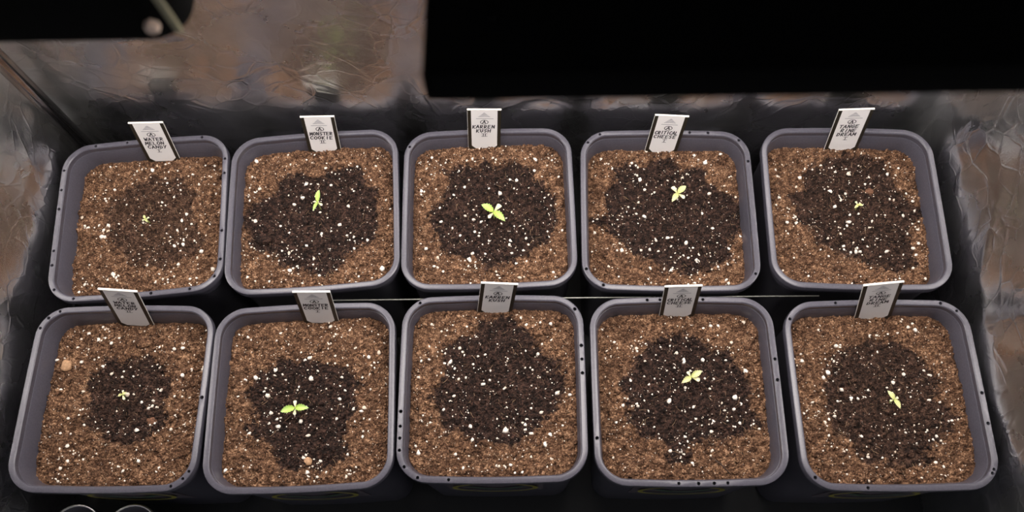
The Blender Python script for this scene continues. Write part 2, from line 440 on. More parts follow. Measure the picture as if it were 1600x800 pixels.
# ------------------------------------------------------------------ pots
# per pot: place, turn, soil depth, outline of the damp patch, holes in the rim, seedling, label stake (metres)
POTS = {
    'P1': dict(x=-0.4757, y=0.1196, rot=4.58, depth=0.036,
        wet=[(-0.0361, 0.063), (-0.003, 0.0751), (0.0382, 0.0693), (0.0567, 0.043), (0.0586, 0.0095), (0.0739, -0.0282), (0.0524, -0.0547), (0.0138, -0.0652), (-0.0265, -0.051), (-0.0559, -0.0162), (-0.0668, 0.0285), (-0.0553, 0.0498)],
        holes=[(-0.1125, 0.0784), (-0.1146, 0.048), (-0.1166, 0.0192), (-0.1181, -0.0418), (-0.1163, -0.0625), (-0.1096, -0.1), (-0.08, -0.1136), (-0.0708, 0.109), (-0.027, 0.1135), (0.0775, 0.1103), (0.1141, 0.0754), (0.1134, 0.0532), (0.1122, -0.0328), (0.1099, -0.074), (0.1058, -0.0999), (0.0733, -0.1136), (0.023, -0.1156)],
        seedling=((-0.0044, 0.0065), 0.01, [(-0.0031, 0.0061), (0.0031, -0.0052), (-0.0051, -0.0015), (0.0043, 0.0025)]),
        tag=((-0.4731, 0.2221, -0.036), (-0.4661, 0.2341, 0.0471))),
    'P2': dict(x=-0.2420, y=0.1258, rot=3.66, depth=0.027,
        wet=[(-0.042, 0.0725), (-0.0034, 0.0637), (0.0313, 0.0746), (0.0558, 0.0707), (0.0662, 0.0504), (0.0799, 0.034), (0.0797, 0.0075), (0.0829, -0.0262), (0.0862, -0.0411), (0.0525, -0.0495), (0.0325, -0.0696), (0.026, -0.0833), (0.0061, -0.0889), (-0.0174, -0.0765), (-0.0545, -0.063), (-0.0584, -0.0483), (-0.0957, -0.0419), (-0.0932, -0.0238), (-0.1047, 0.003), (-0.0888, 0.0281), (-0.0651, 0.0377), (-0.059, 0.0603)],
        holes=[],
        seedling=((0.0031, 0.0147), 0.016, [(0.0014, 0.0193), (-0.0059, -0.012), (-0.0053, 0.0023), (0.0062, -0.0043)]),
        tag=((-0.2403, 0.2283, -0.027), (-0.2351, 0.2403, 0.0459))),
    'P3': dict(x=-0.0066, y=0.1273, rot=1.14, depth=0.026,
        wet=[(-0.0626, 0.0696), (-0.0358, 0.0781), (-0.0156, 0.0718), (-0.0055, 0.0789), (0.0078, 0.0691), (0.0315, 0.0795), (0.0513, 0.0694), (0.0642, 0.054), (0.0803, 0.0387), (0.0895, 0.0201), (0.0917, -0.0088), (0.074, -0.047), (0.051, -0.0636), (0.0219, -0.0764), (-0.0038, -0.0791), (-0.0197, -0.0649), (-0.0583, -0.0602), (-0.0782, -0.021), (-0.0817, -0.0031), (-0.0721, 0.0182), (-0.059, 0.0361), (-0.0525, 0.0506)],
        holes=[(-0.115, 0.0977)],
        seedling=((0.0067, -0.0065), 0.02, [(-0.0163, 0.0119), (0.0152, -0.0136), (0.0096, 0.011), (-0.007, -0.0082)]),
        tag=((-0.0143, 0.2298, -0.026), (-0.0102, 0.2418, 0.055))),
    'P4': dict(x=0.2323, y=0.1216, rot=-1.11, depth=0.034,
        wet=[(-0.0649, 0.0809), (-0.0379, 0.0848), (-0.025, 0.0736), (-0.0073, 0.0963), (0.0159, 0.0907), (0.0251, 0.0738), (0.0584, 0.074), (0.0668, 0.0517), (0.0954, 0.0372), (0.1133, 0.0155), (0.1106, -0.0167), (0.087, -0.0309), (0.0881, -0.0587), (0.0617, -0.0726), (0.0293, -0.0831), (-0.0021, -0.0765), (-0.0174, -0.063), (-0.0396, -0.0562), (-0.0645, -0.0285), (-0.0868, -0.0109), (-0.103, -0.0039), (-0.0833, 0.0035), (-0.0793, 0.0362), (-0.0689, 0.0547)],
        holes=[(-0.0917, 0.1143), (0.0351, 0.1147), (0.0602, 0.1129), (0.1047, 0.1045), (0.1115, 0.0694), (0.1115, -0.0965), (-0.1087, -0.0868), (-0.0881, -0.1071), (-0.11, 0.1018)],
        seedling=((0.0168, 0.0285), 0.018, [(0.0119, 0.0117), (-0.0084, -0.0125), (-0.0072, 0.0106), (0.0091, -0.0066)]),
        tag=((0.2338, 0.2241, -0.034), (0.2393, 0.2361, 0.042))),
    'P5': dict(x=0.4772, y=0.1211, rot=-1.72, depth=0.034,
        wet=[(-0.0467, 0.0686), (-0.0103, 0.0905), (0.0143, 0.0967), (0.0481, 0.0933), (0.0671, 0.0819), (0.0732, 0.0513), (0.0864, 0.0252), (0.1104, 0.007), (0.0873, -0.0154), (0.08, -0.0443), (0.0862, -0.069), (0.0653, -0.08), (0.0338, -0.0735), (0.003, -0.06), (-0.041, -0.043), (-0.0454, -0.0213), (-0.0643, -0.0107), (-0.069, 0.0114), (-0.074, 0.0301), (-0.0527, 0.0417)],
        holes=[],
        seedling=((0.015, 0.0124), 0.01, [(-0.0057, -0.0048), (0.0067, -0.0008), (-0.0028, 0.0057), (0.0038, 0.0039)]),
        tag=((0.4848, 0.2236, -0.034), (0.4791, 0.2356, 0.0522))),
    'F1': dict(x=-0.4702, y=-0.1254, rot=0.14, depth=0.036,
        wet=[(-0.0489, 0.0479), (-0.0239, 0.0573), (-0.0046, 0.0552), (0.0202, 0.0665), (0.0372, 0.0547), (0.0562, 0.0278), (0.0547, 0.0128), (0.0457, -0.002), (0.0637, -0.0242), (0.0506, -0.035), (0.024, -0.0528), (0.0032, -0.0598), (-0.0206, -0.0488), (-0.046, -0.0306), (-0.0463, -0.0086), (-0.0585, 0.0177)],
        holes=[(-0.0884, 0.1147), (-0.1082, 0.1098), (-0.1125, 0.0905), (0.1129, -0.0036), (0.1121, -0.096), (0.1041, -0.1084), (0.0876, -0.1139)],
        seedling=((-0.0017, 0.0071), 0.01, [(-0.0054, -0.0025), (0.0053, 0.0024), (-0.0002, 0.0057), (0.0035, -0.0066)]),
        tag=((-0.4733, -0.0229, -0.036), (-0.453, -0.0109, 0.067))),
    'F2': dict(x=-0.2354, y=-0.1258, rot=2.1, depth=0.03,
        wet=[(-0.0393, 0.0539), (-0.002, 0.0541), (0.0171, 0.0438), (0.0469, 0.0386), (0.066, 0.019), (0.0629, 0.0006), (0.0671, -0.0178), (0.0461, -0.0422), (0.0509, -0.0777), (0.0193, -0.0868), (-0.0306, -0.0848), (-0.0425, -0.0668), (-0.047, -0.0525), (-0.0773, -0.0334), (-0.068, -0.012), (-0.0808, 0.0106), (-0.0642, 0.036)],
        holes=[],
        seedling=((-0.0095, -0.0141), 0.02, [(-0.0181, -0.004), (0.0167, -0.0007), (-0.0006, 0.0096), (-0.0003, -0.0087)]),
        tag=((-0.2256, -0.0233, -0.03), (-0.219, -0.0113, 0.0552))),
    'F3': dict(x=0.0003, y=-0.1162, rot=0.14, depth=0.025,
        wet=[(-0.0304, 0.0766), (-0.0152, 0.0924), (0.0194, 0.096), (0.0499, 0.0757), (0.0572, 0.052), (0.087, 0.0323), (0.0898, -0.0057), (0.0707, -0.0315), (0.0483, -0.0569), (0.0227, -0.0711), (-0.0137, -0.0673), (-0.0543, -0.0488), (-0.0735, -0.0229), (-0.0815, -0.0041), (-0.0635, 0.0223), (-0.0642, 0.0494)],
        holes=[(0.1133, 0.0496), (0.1146, 0.0321), (0.1143, 0.0145), (-0.1128, -0.0311), (-0.1149, -0.0491), (-0.1153, -0.0634), (-0.116, -0.0792), (-0.1091, -0.0984), (-0.0902, -0.1106), (-0.0511, -0.1118), (-0.0884, 0.1021), (0.105, 0.101)],
        seedling=None,
        tag=((0.0017, -0.0137, -0.025), (0.011, -0.0017, 0.0517))),
    'F4': dict(x=0.2382, y=-0.1209, rot=0, depth=0.033,
        wet=[(-0.0008, 0.0852), (0.0105, 0.0831), (0.0212, 0.0731), (0.0391, 0.0611), (0.0611, 0.0531), (0.0843, 0.0221), (0.0893, -0.0007), (0.08, -0.0193), (0.1004, -0.0342), (0.0992, -0.0451), (0.0734, -0.0486), (0.0469, -0.0593), (0.0065, -0.0663), (0.0015, -0.0842), (-0.0276, -0.0876), (-0.0225, -0.0662), (-0.0546, -0.0552), (-0.0679, -0.0295), (-0.0704, -0.0071), (-0.077, 0.0118), (-0.0644, 0.0386), (-0.0363, 0.0657)],
        holes=[(-0.0411, 0.1169), (0.0294, 0.1162), (-0.0249, 0.1179), (0.1154, 0.0352), (0.1167, 0.0091), (-0.1143, -0.0603), (-0.0175, -0.1159), (0.0056, -0.1167), (0.0239, -0.1161), (0.0397, -0.1168)],
        seedling=((0.0096, 0.0169), 0.018, [(0.0142, 0.008), (-0.0124, -0.0072), (-0.0042, 0.0074), (0.0108, -0.0041)]),
        tag=((0.2385, -0.0184, -0.033), (0.2353, -0.0064, 0.049))),
    'F5': dict(x=0.4816, y=-0.1271, rot=0, depth=0.03,
        wet=[(-0.0494, 0.0535), (-0.0055, 0.0726), (0.0316, 0.0703), (0.0546, 0.0527), (0.0727, 0.0296), (0.0703, -0.0041), (0.0915, -0.0263), (0.073, -0.0479), (0.0526, -0.0621), (0.0488, -0.0833), (0.0063, -0.0831), (-0.0281, -0.0759), (-0.0367, -0.0617), (-0.0628, -0.0436), (-0.0656, -0.0106), (-0.0657, 0.0155)],
        holes=[(-0.0478, 0.116), (0.0855, 0.1146), (0.1073, 0.1035), (-0.1141, 0.0959), (0.1195, -0.0025), (0.1207, -0.0393), (0.1181, -0.0962), (0.1133, -0.1029), (-0.105, -0.1043), (-0.0418, -0.118)],
        seedling=((0.0112, -0.0069), 0.016, [(-0.006, 0.0112), (0.0059, -0.0111), (0.0059, 0.0031), (-0.005, -0.0015)]),
        tag=((0.4892, -0.0246, -0.03), (0.4682, -0.0126, 0.0688))),
}

A, RAD, RIMW, POTH = 0.1148, 0.037, 0.0078, 0.279
def ring(a, r, z, bow=0.003):
    return [(x, y, z) for x, y in outline(a, max(0.004, r), bow)]

def poly_sd(px, py, poly):
    """signed distance (positive inside) of points to a polygon, numpy"""
    P = np.array(poly); Q = np.roll(P, -1, 0)
    best = np.full(px.shape, 1e9); inside = np.zeros(px.shape, bool)
    for (x0, y0), (x1, y1) in zip(P, Q):
        dx, dy = x1 - x0, y1 - y0
        t = np.clip(((px - x0) * dx + (py - y0) * dy) / (dx * dx + dy * dy), 0, 1)
        best = np.minimum(best, np.hypot(px - x0 - t * dx, py - y0 - t * dy))
        c = ((y0 > py) != (y1 > py)) & (px < dx * (py - y0) / (dy if dy else 1e-9) + x0)
        inside ^= c
    return np.where(inside, best, -best)

def cut_top(inner, outer, holes, V):
    """triangles of the flat rim top between two rings, with round holes left open"""
    n, nh = len(inner), 14
    co = [Vector(p[:2]) for p in inner] + [Vector(p[:2]) for p in outer]
    ed = [(k, (k + 1) % n) for k in range(n)] + [(n + k, n + (k + 1) % n) for k in range(n)]
    for hx_, hy_, hr_ in holes:
        b = len(co)
        co += [Vector((hx_ + hr_ * math.cos(2 * math.pi * k / nh), hy_ + hr_ * math.sin(2 * math.pi * k / nh))) for k in range(nh)]
        ed += [(b + k, b + (k + 1) % nh) for k in range(nh)]
    vc, _, fc, _, _, _ = geometry.delaunay_2d_cdt(co, ed, [], 0, 1e-6)
    cx = np.array([sum(vc[i].x for i in f) / 3 for f in fc]); cy = np.array([sum(vc[i].y for i in f) / 3 for f in fc])
    keep = (poly_sd(cx, cy, [p[:2] for p in outer]) > 0) & (poly_sd(cx, cy, [p[:2] for p in inner]) < 0)
    for hx_, hy_, hr_ in holes:
        keep &= np.hypot(cx - hx_, cy - hy_) > hr_ * 0.97
    b = len(V)
    V += [(v.x, v.y, 0.0) for v in vc]
    return [tuple(b + i for i in f) for f, k in zip(fc, keep) if k]

def make_pot_meshes(holes=()):
    # rim: rounded lip with a skirt
    prof = [(A - RIMW, -0.0100), (A - RIMW, -0.0012), (A - RIMW + 0.0012, 0.0), (A - 0.0016, 0.0), (A - 0.0005, -0.0006), (A, -0.0020),
            (A, -0.0110), (A - 0.0020, -0.0118), (A - 0.0030, -0.0110)]
    RR = [ring(a, RAD - (A - a), z) for a, z in prof]
    V, F = rings_mesh(RR)
    nr = len(RR[0])
    F = F[:2 * nr] + F[3 * nr:] + cut_top(RR[2], RR[3], holes, V)
    me_r = bpy.data.meshes.new('rim'); me_r.from_pydata(V, [], F); me_r.update(); me_r.materials.append(PLASTIC)
    ai = A - RIMW
    prof = [(ai - 0.0004, -0.0092), (ai - 0.0008, -0.0100), (ai - 0.0040, -0.03), (ai - 0.0060, -0.06), (ai - 0.0090, -POTH + 0.003)]
    inner = [ring(a, RAD - (A - a), z, 0.003) for a, z in prof]
    V, F = rings_mesh(list(reversed(inner)))
    outer = [(A - 0.0045, -0.0092), (A - 0.0045, -0.0280), (A - 0.0065, -0.0300), (A - 0.0075, -0.034), (A - 0.0095, -0.15), (A - 0.0125, -POTH + 0.006), (A - 0.0150, -POTH)]
    Vo, Fo = rings_mesh([ring(a, RAD - (A - a), z, 0.003) for a, z in outer], close_last=True)
    n0 = len(V)
    V += Vo; F += [tuple(i + n0 for i in f) for f in Fo]
    n = len(inner[0])
    F.append(tuple(range(n)))
    # join inner top to outer top
    top = (len(inner) - 1) * n
    for k in range(n):
        k2 = (k + 1) % n
        F.append((top + k, n0 + k, n0 + k2, top + k2))
    me_b = bpy.data.meshes.new('body'); me_b.from_pydata(V, [], F); me_b.update(); me_b.materials.append(PLASTIC)
    for me in (me_r, me_b):
        bm = bmesh.new(); bm.from_mesh(me); bmesh.ops.remove_doubles(bm, verts=bm.verts, dist=2e-5); bmesh.ops.recalc_face_normals(bm, faces=bm.faces); bm.to_mesh(me); bm.free()
        me.polygons.foreach_set('use_smooth', np.ones(len(me.polygons), dtype=bool))
        me.set_sharp_from_angle(angle=math.radians(40))
    return me_b, me_r
ME_BODY, ME_RIM = make_pot_meshes()

# a punched hole is lined by a short sleeve of the same plastic, open at both ends
def make_hole():
    n = 14
    prof = ((1.0, -0.0085), (1.0, 0.0), (1.06, 0.0003), (1.16, 0.0001))
    V = [(0.0020 * r * math.cos(2 * math.pi * k / n), 0.0020 * r * math.sin(2 * math.pi * k / n), z) for r, z in prof for k in range(n)]
    F = [(i * n + k, i * n + (k + 1) % n, (i + 1) * n + (k + 1) % n, (i + 1) * n + k) for i in range(3) for k in range(n)]
    me = bpy.data.meshes.new('rim_hole'); me.from_pydata(V, [], F); me.update(); me.materials.append(PLASTIC)
    return me
ME_HOLE = make_hole()

RIM_MID = outline(A - 0.0040, RAD - 0.0040)
IN_A = A - RIMW - 0.0034
IN_OUT = outline(IN_A, RAD - RIMW - 0.003)

def radial_limit(th, pts):
    P = np.array(pts); ang = np.arctan2(P[:, 1], P[:, 0]); o = np.argsort(ang)
    return np.interp(th, ang[o], np.hypot(P[:, 0], P[:, 1])[o], period=2 * math.pi)

_ph = (1 + 5 ** 0.5) / 2
ICO_V = np.array([(-1, _ph, 0), (1, _ph, 0), (-1, -_ph, 0), (1, -_ph, 0), (0, -1, _ph), (0, 1, _ph), (0, -1, -_ph), (0, 1, -_ph), (_ph, 0, -1), (_ph, 0, 1), (-_ph, 0, -1), (-_ph, 0, 1)]) / math.hypot(1, _ph)
ICO_F = np.array([(0, 11, 5), (0, 5, 1), (0, 1, 7), (0, 7, 10), (0, 10, 11), (1, 5, 9), (5, 11, 4), (11, 10, 2), (10, 7, 6), (7, 1, 8), (3, 9, 4), (3, 4, 2), (3, 2, 6), (3, 6, 8), (3, 8, 9), (4, 9, 5), (2, 4, 11), (6, 2, 10), (8, 6, 7), (9, 8, 1)])

def lumps(C, S, jitter=0.28, flat=0.75):
    """many jittered low-poly lumps: centres C (n,3), sizes S (n,)"""
    n = len(C)
    R = rng.normal(size=(n, 3, 3)); R, _ = np.linalg.qr(R)
    st = rng.uniform(0.6, 1.25, (n, 1, 3)); 
    V = ICO_V[None] * (1 + rng.uniform(-jitter, jitter, (n, 12, 1))) * st
    V = np.einsum('nij,nkj->nki', R, V)
    V[:, :, 2] *= flat
    V = V * S[:, None, None] + C[:, None, :]
    F = ICO_F[None] + (np.arange(n) * 12)[:, None, None]
    return V.reshape(-1, 3), F.reshape(-1, 3)

GRID = 200
def make_soil(d, seed, strength):
    depth = d['depth']
    g = np.linspace(-1, 1, GRID + 1)
    U, W = np.meshgrid(g, g)
    th = np.arctan2(W, U)
    sq = 1.0 / np.maximum(np.abs(np.cos(th)), np.abs(np.sin(th)))
    lim = radial_limit(th, IN_OUT)
    rr = np.hypot(U, W) / sq
    X, Y = rr * lim * np.cos(th), rr * lim * np.sin(th)
    Z = np.empty_like(X); wn = np.empty_like(X)
    for idx in np.ndindex(X.shape):
        x, y = X[idx], Y[idx]
        z = noise.noise(Vector((x * 22, y * 22, seed))) * 0.0036
        z += noise.noise(Vector((x * 75, y * 75, seed + 3))) * 0.0034
        c = noise.noise(Vector((x * 190, y * 190, seed + 7)))
        z += (abs(c) - 0.25) * 0.0048
        z += noise.noise(Vector((x * 430, y * 430, seed + 11))) * 0.0026
        Z[idx] = z
        wn[idx] = noise.noise(Vector((x * 60, y * 60, seed + 17))) * 0.008 + noise.noise(Vector((x * 170, y * 170, seed + 23))) * 0.007 + noise.noise(Vector((x * 420, y * 420, seed + 29))) * 0.006
    edge = np.clip((rr - 0.9) / 0.1, 0, 1)
    Z = Z - 0.0025 * edge ** 2
    sd = poly_sd(X, Y, d['wet']) + wn
    wet = np.clip(sd / 0.005 + 0.5, 0, 1) * strength
    Z = Z - 0.0015 * wet
    V = np.stack([X, Y, Z], -1).reshape(-1, 3)
    i = np.arange(GRID)
    a = (i[:, None] * (GRID + 1) + i[None]).ravel()
    F = np.concatenate([np.stack([a, a + 1, a + GRID + 2], -1), np.stack([a, a + GRID + 2, a + GRID + 1], -1)])
    # a skirt and base close the block of soil
    k = np.arange(GRID + 1)
    loop = np.concatenate([k[:-1], GRID + (GRID + 1) * k[:-1], (GRID + 1) * GRID + k[::-1][:-1], (GRID + 1) * k[::-1][:-1]])
    n0 = len(V); m = len(loop)
    low = V[loop] * np.array([0.985, 0.985, 0]) + np.array([0, 0, -0.05])
    V = np.concatenate([V, low, [[0, 0, -0.05]]])
    i0 = np.arange(m); i1 = (i0 + 1) % m
    F = np.concatenate([F, np.stack([loop[i1], loop[i0], n0 + i0], -1), np.stack([loop[i1], n0 + i0, n0 + i1], -1), np.stack([n0 + i1, n0 + i0, np.full(m, n0 + m)], -1)])
    return X, Y, Z, wet, V, F, rr

def sample(field, X, Y, xs, ys, lim_fn):
    th = np.arctan2(ys, xs)
    sq = 1.0 / np.maximum(np.abs(np.cos(th)), np.abs(np.sin(th)))
    r = np.hypot(xs, ys) / radial_limit(th, IN_OUT) * sq
    u, w = r * np.cos(th), r * np.sin(th)
    j = np.clip(((u + 1) / 2 * GRID).round().astype(int), 0, GRID)
    i = np.clip(((w + 1) / 2 * GRID).round().astype(int), 0, GRID)
    return field[i, j]

def scatter(n, inset=0.97):
    xs = rng.uniform(-IN_A - 0.003, IN_A + 0.003, n * 2); ys = rng.uniform(-IN_A - 0.003, IN_A + 0.003, n * 2)
    ok = np.hypot(xs, ys) < radial_limit(np.arctan2(ys, xs), IN_OUT) * inset
    return xs[ok][:n], ys[ok][:n]

# ------------------------------------------------------------------ hand lettering (stroke letters on a 0..1 box)
G = {
    'A': [[(0, 0), (.45, 1), (.9, 0)], [(.15, .38), (.75, .38)]],
    'C': [[(.85, .85), (.5, 1), (.1, .75), (.05, .3), (.4, 0), (.85, .15)]],
    'D': [[(.1, 0), (.1, 1), (.6, .9), (.85, .5), (.6, .1), (.1, 0)]],
    'E': [[(.8, 1), (.1, 1), (.1, 0), (.8, 0)], [(.1, .52), (.65, .52)]],
    'G': [[(.85, .85), (.5, 1), (.1, .75), (.05, .3), (.4, 0), (.85, .12), (.85, .45), (.5, .45)]],
    'H': [[(.1, 0), (.1, 1)], [(.85, 0), (.85, 1)], [(.1, .5), (.85, .5)]],
    'I': [[(.5, 0), (.5, 1)]],
    'K': [[(.1, 0), (.1, 1)], [(.85, 1), (.1, .45), (.85, 0)]],
    'L': [[(.1, 1), (.1, 0), (.8, 0)]],
    'M': [[(0, 0), (.12, 1), (.5, .35), (.88, 1), (1, 0)]],
    'N': [[(.08, 0), (.1, 1), (.85, 0), (.87, 1)]],
    'O': [[(.5, 1), (.1, .75), (.1, .25), (.5, 0), (.9, .25), (.9, .75), (.5, 1)]],
    'R': [[(.1, 0), (.1, 1), (.65, .95), (.8, .7), (.6, .5), (.1, .48), (.85, 0)]],
    'S': [[(.85, .88), (.45, 1), (.1, .75), (.8, .3), (.5, 0), (.08, .12)]],
    'T': [[(0, 1), (.95, 1)], [(.48, 1), (.45, 0)]],
    'U': [[(.1, 1), (.1, .25), (.45, 0), (.8, .25), (.85, 1)]],
    'W': [[(0, 1), (.22, 0), (.5, .65), (.75, 0), (1, 1)]],
    'Y': [[(.05, 1), (.45, .5)], [(.9, 1), (.3, 0)]],
}
def ribbon(pts, w, V, F, z=0.0):
    for (x0, y0), (x1, y1) in zip(pts[:-1], pts[1:]):
        dx, dy = x1 - x0, y1 - y0
        L = math.hypot(dx, dy) or 1e-9
        dx, dy = dx / L * w / 2, dy / L * w / 2
        b = len(V)
        V += [(x0 - dx - dy, y0 - dy + dx, z), (x0 - dx + dy, y0 - dy - dx, z), (x1 + dx + dy, y1 + dy - dx, z), (x1 + dx - dy, y1 + dy + dx, z)]
        F.append((b, b + 1, b + 2, b + 3))
def write_line(text, x, y, h, adv, w, V, F, rnd):
    for ch in text:
        if ch in G:
            dy = rnd.uniform(-.06, .06) * h
            for s in G[ch]:
                ribbon([(x + px * adv * 0.78 + rnd.uniform(-.03, .03) * adv + 0.12 * py * adv, y + dy + py * h) for px, py in s], w, V, F)
        x += adv

def make_tag(key, lines, numeral, B, T, rz, label, seed):
    B, T = Vector(B), Vector(T)
    up = (T - B).normalized()
    xa = Vector((math.cos(rz), math.sin(rz), 0)); xa = (xa - up * xa.dot(up)).normalized()
    nrm = xa.cross(up).normalized()      # faces the opening of the tent
    vis = (T - B).length
    root = empty('plant_label', (0, 0, 0))
    R = Matrix((xa, up, nrm)).transposed().to_4x4(); R.translation = B
    root.matrix_world = R
    hw, th = 0.0223, 0.0007
    # card: runs on into the soil with a cut point; local y = up, z = front
    bot = -0.014
    pts = [(-hw, vis), (-hw, 0.002), (-hw * 0.55, bot), (hw * 0.55, bot), (hw, 0.002), (hw, vis)]
    n = len(pts)
    V = [(x, y, th) for x, y in pts] + [(x, y, -th) for x, y in pts]
    F = [tuple(range(n)), tuple(range(2 * n - 1, n - 1, -1))] + [(k, n + k, n + (k + 1) % n, (k + 1) % n) for k in range(n)]
    from_lists('card', V, F, CARD, root, smooth=False)
    # white top fold and side edge
    bm = box_bm(-hw - 0.0006, hw + 0.0006, vis - 0.0004, vis + 0.0012, -0.0014, 0.0013, bevel=0.0003, seg=1)
    bm_obj('top_edge', bm, EDGE, root, smooth=False)
    sx = 1 if B.x < -0.1 else -1
    bm = box_bm(min(sx * hw, sx * (hw + 0.0005)), max(sx * hw, sx * (hw + 0.0005)), 0.0, vis, -0.0009, 0.0004)
    bm_obj('side_edge', bm, EDGE, root, smooth=False)
    sw = 0.0177
    pts = [(-sw, vis - 0.0004), (-sw, 0.006), (-sw + 0.006, -0.001), (sw - 0.006, -0.001), (sw, 0.006), (sw, vis - 0.0004)]
    n = len(pts)
    V = [(x, y, th + 0.0003) for x, y in pts] + [(x, y, th - 0.0001) for x, y in pts]
    F = [tuple(range(n)), tuple(range(2 * n - 1, n - 1, -1))] + [(k, n + k, n + (k + 1) % n, (k + 1) % n) for k in range(n)]
    st = from_lists('sticker', V, F, STICKER, root, smooth=False)
    rnd = random.Random(seed)
    zt = th + 0.00042
    # printed emblem: a small striped peak with a line of small print
    V, F = [], []
    cy = vis - 0.006
    for k in range(5):
        w = 0.0016 + 0.0019 * k
        ribbon([(-w * 0.8, cy - 0.0018 * k), (0, cy + 0.0006 - 0.0018 * k), (w * 0.8, cy - 0.0018 * k)], 0.0009, V, F)
    y = vis - 0.0170
    x = -0.0105
    while x < 0.0105:
        L = rnd.uniform(0.0012, 0.0024)
        ribbon([(x, y), (x + L, y + rnd.uniform(-.0002, .0002))], 0.0010, V, F); x += L + 0.0005
    o = from_lists('printed_emblem', V, F, PRINT, st, smooth=False); o.location.z = zt
    # encircled letter and the handwriting
    V, F = [], []
    y = vis - 0.0245
    ribbon([(0.0052 * math.cos(a * math.pi / 8), y + 0.0042 * math.sin(a * math.pi / 8)) for a in range(17)], 0.0009, V, F)
    write_line('A', -0.0024, y - 0.0026, 0.0054, 0.0056, 0.0012, V, F, rnd)
    y = vis - 0.0375
    for k, l in enumerate(lines):
        adv = min(0.0052, 0.0315 / len(l))
        write_line(l, -adv * len(l) / 2 + rnd.uniform(-.0008, .0008), y, 0.0062, adv, 0.0013, V, F, rnd)
        y -= 0.0088
    if numeral:
        adv = 0.0028
        x0 = -adv * len(numeral) / 2
        write_line(numeral, x0, y, 0.0056, adv, 0.0010, V, F, rnd)
        ribbon([(x0 - 0.001, y), (x0 + adv * len(numeral) + 0.001, y)], 0.0008, V, F)
        ribbon([(x0 - 0.001, y + 0.0056), (x0 + adv * len(numeral) + 0.001, y + 0.0056)], 0.0008, V, F)
    o = from_lists('handwriting', V, F, INK, st, smooth=False); o.location.z = zt
    tag(root, label, 'plant label', 'plant labels in the pots')
    return root

# ------------------------------------------------------------------ seedlings
def leaf_mesh(name, vec, width, parent, material, z0, serrate=False, rise=0.25, droop=0.5, blunt=False):
    """a leaf blade from the stem top out to vec (dx, dy); a folded, cupped surface with thickness"""
    L = math.hypot(*vec); dx, dy = vec[0] / L, vec[1] / L
    n = 12
    V, F, tint = [], [], []
    for i in range(n + 1):
        s = i / n
        if blunt:
            w = width * (math.sin(math.pi * min(1, s * 0.5 + 0.02)) ** 0.8) * (1 if s < 0.75 else math.sqrt(max(0.02, 1 - ((s - 0.75) / 0.25) ** 2)))
            w *= 0.45 + 0.55 * s
        else:
            w = width * (math.sin(math.pi * s ** 0.8) ** 0.85 if 0 < s < 1 else 0.03)
            if serrate and 0.15 < s < 0.95:
                w *= 0.84 if i % 2 else 1.10
        w = max(w, 0.0003)
        z = z0 + L * (rise * s - droop * s * s)
        for k, off in enumerate((-1, -0.5, 0, 0.5, 1)):
            up = 0.28 * w * abs(off)
            V.append((dx * L * s - dy * w / 2 * off, dy * L * s + dx * w / 2 * off, z + up))
            tint.append(min(1, max(0, s * 0.9 + abs(off) * 0.2 - 0.15)))
    m = len(V)
    V += [(x, y, z - 0.0003) for x, y, z in V]; tint += tint
    for i in range(n):
        for k in range(4):
            a = i * 5 + k
            F.append((a, a + 5, a + 6, a + 1)); F.append((m + a, m + a + 1, m + a + 6, m + a + 5))
    rim_loop = [i * 5 for i in range(n + 1)] + [n * 5 + k for k in range(1, 5)] + [i * 5 + 4 for i in range(n - 1, -1, -1)] + [3, 2, 1]
    for a, b in zip(rim_loop, rim_loop[1:] + rim_loop[:1]):
        F.append((a, b, m + b, m + a))
    o = from_lists(name, V, F, material, parent)
    at = o.data.attributes.new('tint', 'FLOAT', 'POINT'); at.data.foreach_set('value', np.array(tint, dtype=np.float32))
    return o

def make_seedling(key, d, soil_z, label, mats):
    (x, y), h, leaves = d['seedling']
    rz = math.radians(d['rot'])
    wx = d['x'] + x * math.cos(rz) - y * math.sin(rz); wy = d['y'] + x * math.sin(rz) + y * math.cos(rz)
    base = soil_z - 0.003
    top = -d['depth'] + h
    root = empty('seedling', (wx, wy, base), rz)
    H = top - base
    bx, by = 0.0012 * math.sin(wx * 90), 0.0012 * math.cos(wy * 70)
    V, F = tube([(bx, by, 0), (bx * .6, by * .6, H * .4), (bx * .1, by * .1, H * .8), (0, 0, H + 0.0004)], [0.0012, 0.0010, 0.0009, 0.0010], 8)
    from_lists('stem', V, F, STEM, root)
    big = max(math.hypot(*l) for l in leaves)
    for k, l in enumerate(leaves):
        L = math.hypot(*l)
        if k < 2:
            o = leaf_mesh('leaf', l, max(0.0034, 0.50 * L) if key != 'P2' else 0.36 * L, root, mats[0], H, serrate=L > 0.012, rise=0.35, droop=0.40)
        else:
            o = leaf_mesh('seed_leaf', l, max(0.0030, 0.55 * L), root, mats[1], H - 0.0012, rise=0.15, droop=0.2, blunt=True)
    # growing tip
    V, F = lumps(np.array([[0, 0, H + 0.0006], [0.0006, -0.0004, H + 0.0009]]), np.array([0.0010, 0.0008]))
    tri_mesh('growing_tip', V, F, mats[0], root, {'tint': np.zeros(len(V))}, smooth=True)
    tag(root, label, 'seedling', 'seedlings in the pots')
    return root

